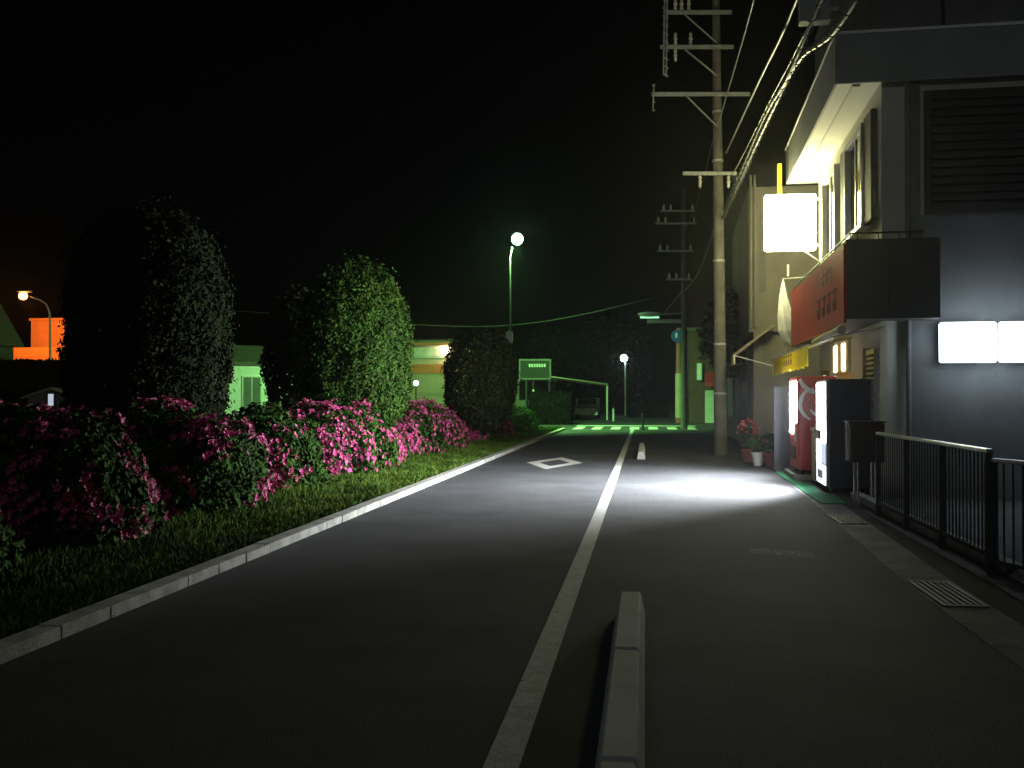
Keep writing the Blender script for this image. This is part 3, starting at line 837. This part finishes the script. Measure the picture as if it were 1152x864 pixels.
def wire(name, pts, r, m, label, cat='cable', group=None):
    P = [Vector(p) for p in pts]; Q = []
    for i in range(len(P) - 1):
        for k in range(12):
            t = k / 12; p0 = P[max(i - 1, 0)]; p1 = P[i]; p2 = P[i + 1]; p3 = P[min(i + 2, len(P) - 1)]
            Q.append(.5 * ((2 * p1) + (p2 - p0) * t + (2 * p0 - 5 * p1 + 4 * p2 - p3) * t * t + (3 * p1 - p0 - 3 * p2 + p3) * t ** 3))
    Q.append(P[-1])
    mb = MB(); mb.tube(Q, r, 6)
    if name == 'cable_bundle':
        # spiral hanger wound round the bundle
        sp = []
        L0 = 0
        for i in range(len(Q) - 1):
            seg = Q[i + 1] - Q[i]; n_ = max(2, int(seg.length / .04))
            for k in range(n_):
                p = Q[i] + seg * k / n_; L0 += seg.length / n_; q = L0 * 14
                sp.append(p + Vector((math.cos(q), 0, math.sin(q))) * (r + .028))
        mb.tube(sp, .008, 4)
    o = mb.build(name, m, smooth=True)
    return tag(o, label, cat, group)


G = 'overhead wires along the street'
def along(pix, xs):
    return [at(px, py, X=x) for (px, py), x in zip(pix, xs)]
wire('overhead_wire', [at(806, 146, Y=26.85), *along([(827, 75), (848, 0)], [1.75, 1.7]), Vector((1.6, 9, 7.6)), Vector((1.6, 0, 8.2)), Vector((1.6, -8, 8.9))], .014, M['cable_grey'],
     'thin bright wire rising steeply to the top edge right of the pole', group=G)
wire('overhead_wire', [at(817, 172, Y=26.9), *along([(850, 100), (880, 38), (896, 0)], [2.0, 2.05, 2.08]), Vector((2.1, 6, 6.9)), Vector((2.1, -8, 7.8))], .02, M['cable_grey'],
     'twisted pale wire above the thick cable bundle', group=G)
wire('overhead_wire', [at(818, 205, Y=26.9), *along([(832, 182), (868, 110), (898, 52)], [2.02, 2.1, 2.15]), Vector((2.2, 6, 6.3)), Vector((2.2, -8, 7.0))], .010, M['cable_grey'],
     'faint thin wire between the twisted wire and the thick bundle', group=G)
wire('cable_bundle', [at(813, 246, Y=26.9), *along([(838, 190), (870, 122), (900, 66), (960, 4)], [2.06, 2.12, 2.15, 2.15]), Vector((2.2, 4, 5.9)), Vector((2.2, -8, 6.5))], .03, M['cable'],
     'thick glinting cable bundle with spiral hanger beside the lit sign', group=G)
wire('cable_bundle', [at(815, 236, Y=26.9), *along([(832, 196), (862, 128), (890, 78)], [2.0, 2.04, 2.05]), Vector((2.08, 10, 6.3)), Vector((2.1, 2, 6.2)), Vector((2.1, -8, 6.8))], .022, M['cable'],
     'thinner cable bundle hanging just above the thickest one', group=G)
wire('overhead_wire', [(1.85, 27.1, 8.6), (1.82, 36, 8.4), (1.83, 48.4, 9.4)], .012, M['cable'], 'wire from the tall pole on to the distant green pole, upper', group=G)
wire('overhead_wire', [(1.95, 27.1, 6.4), (1.9, 36, 6.0), (1.9, 48.4, 6.6)], .03, M['cable'], 'cable from the tall pole on to the distant green pole, lower', group=G)
wire('overhead_wire', [(-22, 52, 6.2), (-8, 53, 5.3), (1.8, 48.6, 6.6)], .01, M['cable'], 'faint wire crossing the black sky behind the lamp pole', group=G)

# mercury street lamp
ml = thing('street_lamp', 'greenish white glowing street lamp on a slim tall pole left of the road', 'street lamp', (-6.15, 45.5, 0), 0)
lp = at(582, 269, Y=45.5)
MB().tube([(0, 0, 0), (0, 0, 7.9), (.1, 0, 8.4)], [.09, .06, .04], 12).build('pole', M['dark'], ml, smooth=True)
MB().lathe(lp.x + 6.15, 0, [(.03, lp.z + .36), (.1, lp.z + .33), (.16, lp.z + .25)], 16).build('cap', M['dark'], ml)
MB().ball((lp.x + 6.15, 0, lp.z), .26, 16, 10).build('globe', E['mercury'], ml, smooth=True)
MB().box(-.16, .16, -.16, -.1, 4.0, 4.5).build('control_box', M['steel'], ml)
sd = bpy.data.lights.new('lamp_light', 'SPOT'); sd.energy = 17000; sd.color = (.32, 1.0, .24); sd.spot_size = R(168); sd.spot_blend = .7; sd.shadow_soft_size = .12
so_ = bpy.data.objects.new('lamp_light', sd); COL.objects.link(so_); so_.location = (lp.x, 45.5, lp.z - .33)
so_.rotation_euler = Vector((-.35, .5, -.72)).to_track_quat('-Z', 'Y').to_euler()
# far white lamp
fl = thing('street_lamp', 'small far white lamp above the dark street beyond the crossing', 'street lamp', (0, 0, 0), 0)
q = at(702, 403, Y=82)
MB().tube([(q.x + .1, q.y, 0), (q.x + .1, q.y, q.z + .1)], .07, 10).build('pole', M['steel'], fl)
MB().ball((q.x, q.y - .2, q.z), .27, 12, 8).build('globe', E['far'], fl, smooth=True)
MB().box(q.x - .1, q.x + .2, q.y - .3, q.y, q.z + .25, q.z + .33).build('cap', M['dark'], fl)
# sodium lamp
sl_ = thing('street_lamp', 'orange sodium street lamp on a curved arm at the far left', 'street lamp', (0, 0, 0), 0)
pts = [at(57, 440, Y=60), at(56, 352, Y=60), at(52, 342, Y=60), at(44, 337, Y=60), at(34, 334, Y=60)]
pts[0].z = 0
MB().tube(pts, [.1, .07, .05, .05, .05], 10).build('pole', M['steel'], sl_, smooth=True)
q = at(26, 333, Y=60)
MB().ball(q, .27, 14, 8, sx=1.0, sz=.9).build('lamp_bowl', E['sodium'], sl_, smooth=True)
MB().box(q.x - .3, q.x + .5, q.y - .2, q.y + .2, q.z + .25, q.z + .34).build('cap', M['steel'], sl_)
sd = bpy.data.lights.new('sodium_light', 'SPOT'); sd.energy = 3600; sd.color = (1, .21, .012); sd.spot_size = R(150); sd.spot_blend = .5; sd.shadow_soft_size = .1
so_ = bpy.data.objects.new('sodium_light', sd); COL.objects.link(so_); so_.location = (q.x, q.y + .1, q.z - .33)
so_.rotation_euler = Vector((.1, .75, -.6)).to_track_quat('-Z', 'Y').to_euler()

# ------------------------------------------------------------------ left background
def gable_house(name, label, x0, x1, y0, y1, h, rh, wm, rm, win=(), ridge='x', over=.4):
    r = thing(name, label, 'house', ((x0 + x1) / 2, y0, 0))
    X0, X1 = x0 - (x0 + x1) / 2, x1 - (x0 + x1) / 2; D = y1 - y0
    w_ = MB()
    if ridge == 'x':
        w_.prism([(0, 0), (D, 0), (D, h), (D / 2, h + rh - .05), (0, h)], 'x', X0, X1)
    else:
        w_.prism([(X0, 0), (X1, 0), (X1, h), ((X0 + X1) / 2, h + rh - .05), (X0, h)], 'y', 0, D)
    w_.build('wall', wm, r)
    t = .14; ro = MB()
    if ridge == 'x':
        k = rh / (D / 2)
        ro.prism([(-over, h - over * k), (D / 2, h + rh), (D + over, h - over * k), (D + over, h - over * k + t), (D / 2, h + rh + t), (-over, h - over * k + t)], 'x', X0 - over, X1 + over)
    else:
        k = rh / ((X1 - X0) / 2)
        ro.prism([(X0 - over, h - over * k), (0, h + rh), (X1 + over, h - over * k), (X1 + over, h - over * k + t), (0, h + rh + t), (X0 - over, h - over * k + t)], 'y', -over, D + over)
    ro.build('roof', rm, r)
    for (a0, a1, b0, b1, gm) in win:
        f = MB(); cx = (x0 + x1) / 2; a0 -= cx; a1 -= cx
        f.box(a0 - .08, a1 + .08, -.06, -.002, b0 - .08, b1 + .08); fo = f.build('window', M['alu'], r)
        MB().box(a0, (a0 + a1) / 2 - .03, -.075, -.061, b0, b1).build('pane', gm, fo)
        MB().box((a0 + a1) / 2 + .03, a1, -.075, -.061, b0, b1).build('pane', gm, fo)
    return r


a = at(262, 420, Y=50); b = at(305, 420, Y=50)
z_e = at(280, 409, Y=50).z
wq = at(283, 440, Y=50)
gh = gable_house('house', 'white house wall lit green between two dark trees, with a small window', wq.x - 2.6, wq.x + 2.6, 50, 56, z_e, .95, M['whitewall'], M['rooftile'],
            win=[(wq.x - .45, wq.x + .45, wq.z - 1.0, wq.z + .72, M['sidewall'])], over=.2)
gh.rotation_euler = (0, 0, R(42))
a = at(470, 400, Y=62); b = at(535, 400, Y=62); zt = at(490, 384, Y=62).z
r2 = gable_house('house', 'beige house with orange-brown trim behind the round dark tree', a.x - 3, b.x, 62, 70, zt - .1, .35, M['beige'], M['rooftile'])
tr = MB(); zz = at(490, 415, Y=62).z; L_ = (b.x - a.x + 3) / 2
tr.box(-L_ + .02, L_ - .02, -.05, -.002, zz - .3, zz + .3); tr.box(-L_ - .3, L_ + .3, -.45, -.41, zt - .28, zt - .1)
tr.build('trim_band', mat('orange_trim', (.4, .13, .05), (.3, .1, .04)), r2)
cx2 = (a.x - 3 + b.x) / 2
qw = at(487, 394, Y=62)
f = MB().box(qw.x - cx2 - 1.2, qw.x - cx2 + .7, -.08, -.002, qw.z - .5, qw.z + .6).build('window', M['alu'], r2)
MB().box(qw.x - cx2 - 1.1, qw.x - cx2 + .6, -.095, -.081, qw.z - .4, qw.z + .5).build('pane', M['greycloth'], f)
qb = at(503, 394, Y=61.6)
wl = thing('wall_lamp', 'warm round lamp on the beige house wall', 'lamp', qb)
MB().ball((0, 0, 0), .17, 12, 8, sz=1.4).build('bulb', E['warm'], wl, smooth=True)
MB().box(-.06, .06, 0, .38, .24, .30).build('arm', M['dark'], wl)
qb = at(468, 431, Y=44)
gl = thing('garden_lamp', 'small white garden lamp at the edge of the lit tree', 'lamp', (qb.x, 44, 0))
MB().tube([(0, 0, 0), (0, 0, qb.z - .12)], .03, 8).build('post', M['dark'], gl)
MB().ball((0, 0, qb.z), .12, 12, 8).build('globe', emat('garden_lamp_light', (.9, 1, .9), 6), gl, smooth=True)

a = at(35, 361, Y=66); b = at(64, 400, Y=66)
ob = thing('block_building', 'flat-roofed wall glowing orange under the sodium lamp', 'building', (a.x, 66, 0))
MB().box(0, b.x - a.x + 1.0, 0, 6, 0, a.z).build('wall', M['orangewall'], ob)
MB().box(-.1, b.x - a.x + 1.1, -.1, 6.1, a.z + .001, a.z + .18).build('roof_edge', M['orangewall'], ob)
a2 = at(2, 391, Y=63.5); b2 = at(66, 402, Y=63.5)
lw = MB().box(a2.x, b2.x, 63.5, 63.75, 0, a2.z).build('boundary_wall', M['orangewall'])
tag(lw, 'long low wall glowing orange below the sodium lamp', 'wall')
a3 = at(-40, 380, Y=52); b3 = at(13, 380, Y=52)
gable_house('house', 'grey gabled house cut by the left edge near the orange lamp', a3.x - 1.5, b3.x - 1.9, 52, 55, at(0, 374, Y=52).z, 2.0, M['tan'], M['rooftile'], ridge='y')
qb = at(58, 449, Y=40)
sh_ = thing('shed', 'small dark shed with a faint bluish window at the far left', 'shed', (qb.x, 40, 0))
MB().prism([(-1.1, 0), (1.1, 0), (1.1, 1.5), (0, 1.85), (-1.1, 1.5)], 'y', 0, 2.4).build('wall', M['darkpanel'], sh_)
MB().prism([(-1.3, 1.45), (0, 1.87), (1.3, 1.45), (1.3, 1.51), (0, 1.93), (-1.3, 1.51)], 'y', -.2, 2.6).build('roof', M['rooftile'], sh_)
f = MB().box(-.2, .2, -.05, -.002, qb.z - .35, qb.z + .3).build('window', M['dark'], sh_)
MB().box(-.12, .12, -.065, -.051, qb.z - .28, qb.z + .22).build('pane', E['blue'], f)

# billboard and green-lit wall by the crossing
bb = thing('notice_board', 'framed green-lit notice board with a white line of lettering near the crossing', 'sign', (0, 0, 0))
a = at(584, 404, Y=56); b = at(620, 427, Y=56)
fr = MB(); fr.box(a.x, b.x, 55.95, 56.03, a.z - .10, a.z); fr.box(a.x, b.x, 55.95, 56.03, b.z, b.z + .08)
fr.box(a.x, a.x + .08, 55.95, 56.03, b.z + .081, a.z - .101); fr.box(b.x - .08, b.x, 55.95, 56.03, b.z + .081, a.z - .101)
fr.build('frame', mat('board_frame', (.11, .11, .1), (.08, .08, .07)), bb)
bd_ = MB().box(a.x + .081, b.x - .081, 55.99, 56.02, b.z + .081, a.z - .101).build('board', mat('green_board', (.012, .016, .012), (.009, .012, .009)), bb)
lt = MB(); p0 = at(595, 411, Y=55.98)
for k in range(7):
    lt.box(p0.x + k * .14, p0.x + k * .14 + .10, 55.975, 55.985, p0.z - .1, p0.z + .08)
lt.build('lettering', M['greycloth'], bd_)
for x in (a.x + .4, b.x - .1): MB().tube([(x, 56.06, 0), (x, 56.06, a.z)], .05, 8).build('post', M['dark'], bb)
a = at(580, 429, Y=58); b = at(625, 429, Y=58)
gw = thing('garden_wall', 'pale wall lit green under the notice board', 'wall', (a.x, 58, 0))
MB().box(-2, b.x - a.x, 0, .18, 0, a.z).build('wall', M['tan'], gw)
MB().box(-2.05, b.x - a.x + .05, -.05, .23, a.z + .001, a.z + .08).build('coping', M['concrete'], gw)
# carport with car
cpA = at(600, 422, Y=57); cpB = at(683, 433, Y=66)
cq = thing('carport', 'low carport roof with a pale sloping edge beam left of the far street', 'carport', (0, 0, 0))
MB().tube([cpA, cpB], .09, 4).build('edge_beam', M['cream'], cq)
MB().add([cpA + Vector((0, .1, .02)), cpB + Vector((0, .1, .02)), cpB + Vector((-5, 3, .1)), cpA + Vector((-4, 6, .1)),
          cpA + Vector((0, .1, .07)), cpB + Vector((0, .1, .07)), cpB + Vector((-5, 3, .15)), cpA + Vector((-4, 6, .15))],
         [(0, 1, 2, 3), (4, 5, 6, 7), (0, 1, 5, 4), (1, 2, 6, 5), (2, 3, 7, 6), (3, 0, 4, 7)]).build('roof', M['dark'], cq)
for p in (cpA, cpB, cpB + Vector((-5, 3, .1))): MB().tube([(p.x, p.y, 0), (p.x, p.y, p.z - .05)], .06, 8).build('post', M['white'], cq)
bo = MB().tube([(at(690, 465, Y=63).x, 63, 0), (at(690, 465, Y=63).x, 63, .8)], .06, 8).build('bollard', M['white'])
tag(bo, 'short white bollard beside the carport post', 'bollard')


def car():
    p = at(661, 460, Y=70)
    r = thing('parked_car', 'pale parked car seen head-on under the carport', 'car', (p.x, 68.2, 0))
    bdy = MB().prism([(0, .3), (0, .75), (.25, .88), (1.0, .95), (1.55, 1.4), (3.3, 1.42), (3.9, .95), (4.0, .4), (3.9, .3)], 'x', -.78, .78)
    bdy.build('body', M['carpaint'], r)
    MB().add([(-.66, 1.03, .98), (.66, 1.03, .98), (.6, 1.5, 1.38), (-.6, 1.5, 1.38), (-.66, 1.01, 1.0), (.66, 1.01, 1.0), (.6, 1.48, 1.40), (-.6, 1.48, 1.40)],
             [(0, 1, 2, 3), (4, 5, 6, 7), (0, 1, 5, 4), (1, 2, 6, 5), (2, 3, 7, 6), (3, 0, 4, 7)]).build('windscreen', M['glass'], r)
    for x in (-.78, .60):
        for y in (.75, 3.2):
            w_ = MB(); n_ = 16
            w_.prism([(y + .3 * math.cos(i * math.pi / 8), .3 + .3 * math.sin(i * math.pi / 8)) for i in range(16)], 'x', x - (.01 if x < 0 else 0), x + .18 + (.01 if x > 0 else 0))
            w_.build('wheel', M['tyre'], r)
    for x in (-.7, .4): MB().box(x, x + .3, -.015, .03, .62, .76).build('headlight', M['white'], r)
    MB().box(-.3, .3, -.012, -.001, .4, .52).build('number_plate', M['white'], r)


car()
# trees and hedge around the crossing
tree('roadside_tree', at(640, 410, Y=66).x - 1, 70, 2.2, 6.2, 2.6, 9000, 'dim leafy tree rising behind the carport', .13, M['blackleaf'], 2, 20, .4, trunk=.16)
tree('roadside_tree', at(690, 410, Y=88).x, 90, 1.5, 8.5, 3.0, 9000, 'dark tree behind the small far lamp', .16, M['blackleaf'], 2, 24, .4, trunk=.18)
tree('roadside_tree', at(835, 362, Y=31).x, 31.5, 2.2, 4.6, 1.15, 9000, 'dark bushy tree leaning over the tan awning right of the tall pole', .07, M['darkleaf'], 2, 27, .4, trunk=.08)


def hedge(label, x0, x1, y0, y1, h, n, m, seed, leaf=.07):
    r = thing('hedge', label, 'hedge', ((x0 + x1) / 2, (y0 + y1) / 2, 0))
    k = x0 + .3
    while k < x1: MB().tube([(k - (x0 + x1) / 2, 0, 0), (k - (x0 + x1) / 2 + .05, 0, h * .8)], .02, 6).build('stem', M['bark'], r); k += .9
    U = rng.uniform(-1, 1, (n, 3)); ax = rng.integers(0, 3, n); sgn = np.sign(rng.normal(size=n))
    for i in range(3): U[ax == i, i] = sgn[ax == i]
    Nn = np.zeros((n, 3)); Nn[np.arange(n), ax] = sgn
    P = U * np.array([(x1 - x0) / 2, (y1 - y0) / 2, h / 2]); P[:, 2] += h / 2
    P *= np.array([1 + .05 * lump(p, 2, seed) for p in P])[:, None] * (1 - np.abs(rng.normal(size=(n, 1))) * .03)
    A, B = rand_leaves(P, Nn, leaf)
    quads('foliage', P, A, B, m, r)


a = at(596, 450, Y=53.5); b = at(640, 450, Y=53.5)
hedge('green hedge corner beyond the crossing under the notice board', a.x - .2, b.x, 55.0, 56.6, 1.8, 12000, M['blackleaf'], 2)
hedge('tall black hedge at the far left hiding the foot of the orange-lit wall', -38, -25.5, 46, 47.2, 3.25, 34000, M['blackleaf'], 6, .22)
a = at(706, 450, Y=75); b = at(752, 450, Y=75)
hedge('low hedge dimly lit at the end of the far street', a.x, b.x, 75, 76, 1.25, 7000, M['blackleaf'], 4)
bo = MB(); bo.lathe(0, 0, [(.12, 0), (.12, .05), (.05, .06), (.045, .62), (.07, .64), (.07, .74), (.03, .78)], 12)
bo = bo.build('bollard', M['dark'], smooth=True); bo.location = (-.12, 47.0, 0)
tag(bo, 'small dark bollard at the end of the white line by the crossing', 'bollard')

# ------------------------------------------------------------------ right background buildings
nb = thing('neighbour_building', 'tan building beyond the shop, its end wall glowing faintly from the yellow sign', 'building', (2.62, 26.2, 0), BR)
MB().box(0, 8, 0, 8, 3.2, 6.9).build('upper_wall', M['tan'], nb)
MB().box(.35, 8, .15, 8, 0, 3.199).build('ground_floor_wall', M['tan'], nb)
for y in (.1, 2.6, 5.2): MB().box(.12, .34, y - .1, y + .14, 0, 3.199).build('pillar', M['tan'], nb)
cm = MB()
for x in (.05, .15): cm.tube([(x, -.06, 3.3), (x, -.06, 7.2)], .035, 8)
cm.build('downpipe', M['tan'], nb)
wf = MB().box(.95, 1.0, -.03, -.002, 4.6, 4.9).build('vent', M['white'], nb)
tw = MB().box(.28, .42, -.05, -.002, 4.2, 6.2).build('window', M['darkpanel'], nb)
aw2 = thing('tan_awning', 'sloping tan cloth awning on the building beyond the shop', 'awning', (2.62, 25.7, 0), BR)
MB().prism([(-.42, 2.62), (.55, 3.36), (.6, 3.32), (-.38, 2.56)], 'y', .1, 1.5).build('awning_cloth', M['tancloth'], aw2)
MB().prism([(-.42, 2.62), (-.38, 2.56), (-.38, 2.36), (-.42, 2.36)], 'y', .1, 1.5).build('valance', M['cream'], aw2)
MB().tube([(-.4, .1, 2.58), (.6, .1, 2.3)], .015, 6).build('arm', M['steel'], aw2)

b3 = thing('corner_building', 'dark low building behind the tall pole', 'building', (3.25, 35.5, 0))
MB().box(0, 8, 0, 12, 0, 5.2).build('wall', M['darkpanel'], b3)
MB().box(-.5, 8, -.3, 12.3, 5.201, 5.35).build('roof', M['rooftile'], b3)
MB().box(-.08, -.002, 2, 4, .8, 2.2).build('window', M['glass'], b3)
b4 = thing('far_shop', 'far shop past the crossing with red awning and green-lit wall corner', 'building', (2.55, 60, 0))
MB().box(0, 9, 0, 8, 0, 5.4).build('wall', M['brown'], b4)
MB().box(-.2, 9.2, -.2, 8.2, 5.401, 5.6).build('roof', M['rooftile'], b4)
MB().box(.92, 1.42, -.2, -.002, 0, 1.9).build('pilaster', M['housewall'], b4)
MB().box(.15, .8, -.04, -.002, 0, 2.0).build('door', M['brown'], b4)
MB().prism([(-.7, 2.35), (-.002, 2.95), (-.002, 2.85), (-.7, 2.2)], 'x', .9, 3.5).build('awning', M['red'], b4)
MB().box(.9, 3.5, -.74, -.71, 2.15, 2.36).build('valance', M['signred'], b4)
MB().box(.45, .75, -.35, -.002, 2.5, 3.5, b=.04).build('hanging_sign', M['white'], b4)

# flower pots
def pot(x, y, pm, fm, label, nf, h=.5):
    r = thing('flower_pot', label, 'potted plant', (x, y, 0), group='flower pots at the shop front')
    MB().lathe(0, 0, [(.10, 0), (.15, .26), (.165, .26), (.165, .30), (.14, .30), (.13, .27)], 16).build('pot', pm, r, smooth=True)
    n = 500; U = rng.normal(size=(n, 3)); U /= np.linalg.norm(U, axis=1, keepdims=True)
    P = U * rng.uniform(.4, 1, (n, 1)) * np.array([.24, .24, h / 2]) + np.array([0, 0, .3 + h / 2])
    A, B = rand_leaves(P, U, .045); quads('foliage', P, A, B, M['leaf'], r)
    MB().tube([(0, 0, .26), (0, 0, .3 + h * .6)], .012, 6).build('stem', M['bark'], r)
    if nf:
        Uf = rng.normal(size=(nf, 3)); Uf /= np.linalg.norm(Uf, axis=1, keepdims=True); Uf[:, 2] = np.abs(Uf[:, 2])
        flowers('blossoms', Uf * np.array([.25, .25, h / 2]) + np.array([0, 0, .32 + h / 2]), Uf, .04, fm, r)


pot(2.50, 23.0, M['pot_white'], M['blossom'], 'white pot with green plant beside the pink pot', 0, .4)
pot(2.74, 22.8, M['pot_pink'], M['blossom'], 'pink pot with a few blossoms nearest the red vending machine', 12, .45)
pot(2.42, 24.4, M['pot_pink'], M['redflower'], 'pot with red flowers standing farther back near the tall pole', 60, .7)

# ------------------------------------------------------------------ night sky, bloom volume and added fill light
hz = MB().box(-152, 152, -62, 202, -1.1, 14.5).build('bloom_haze', bpy.data.materials.new('bloom_haze'))  # scattering volume added to imitate the lens bloom round the lamps
hz['kind'] = 'stuff'; hz['label'] = 'thin added volume imitating lens bloom round the lamps'; hz['category'] = 'bloom_haze'
hm = hz.data.materials[0]; hm.use_nodes = True; hn = hm.node_tree
hn.nodes.remove(hn.nodes['Principled BSDF'])
pv = hn.nodes.new('ShaderNodeVolumePrincipled'); pv.inputs['Density'].default_value = .0007; pv.inputs['Anisotropy'].default_value = .88
pv.inputs['Color'].default_value = (.9, .92, .95, 1)
hn.links.new(pv.outputs[0], hn.nodes['Material Output'].inputs['Volume'])
wd = bpy.data.worlds.new('World'); scene.world = wd; wd.use_nodes = True
nt = wd.node_tree; bg = nt.nodes['Background']
sky = nt.nodes.new('ShaderNodeTexSky'); sky.sky_type = 'NISHITA'; sky.sun_disc = False
sky.sun_elevation = R(8); sky.sun_rotation = R(200)
nt.links.new(sky.outputs['Color'], bg.inputs['Color']); bg.inputs['Strength'].default_value = 0.00015

sn = bpy.data.lights.new('street_fill', 'SUN'); sn.energy = .13; sn.angle = R(8); sn.color = (.86, .97, 1.0)  # added fill standing in for street light from behind the camera
so = bpy.data.objects.new('street_fill', sn); COL.objects.link(so); so.rotation_euler = (R(50), 0, R(-25))

scene.view_settings.view_transform = 'Standard'
scene.view_settings.look = 'None'
scene.view_settings.exposure = 0.0
scene.view_settings.gamma = 1.0
scene.render.engine = 'CYCLES'
scene.cycles.use_denoising = True
scene.cycles.max_bounces = 5
scene.cycles.diffuse_bounces = 3
scene.cycles.glossy_bounces = 2
scene.cycles.sample_clamp_indirect = 4
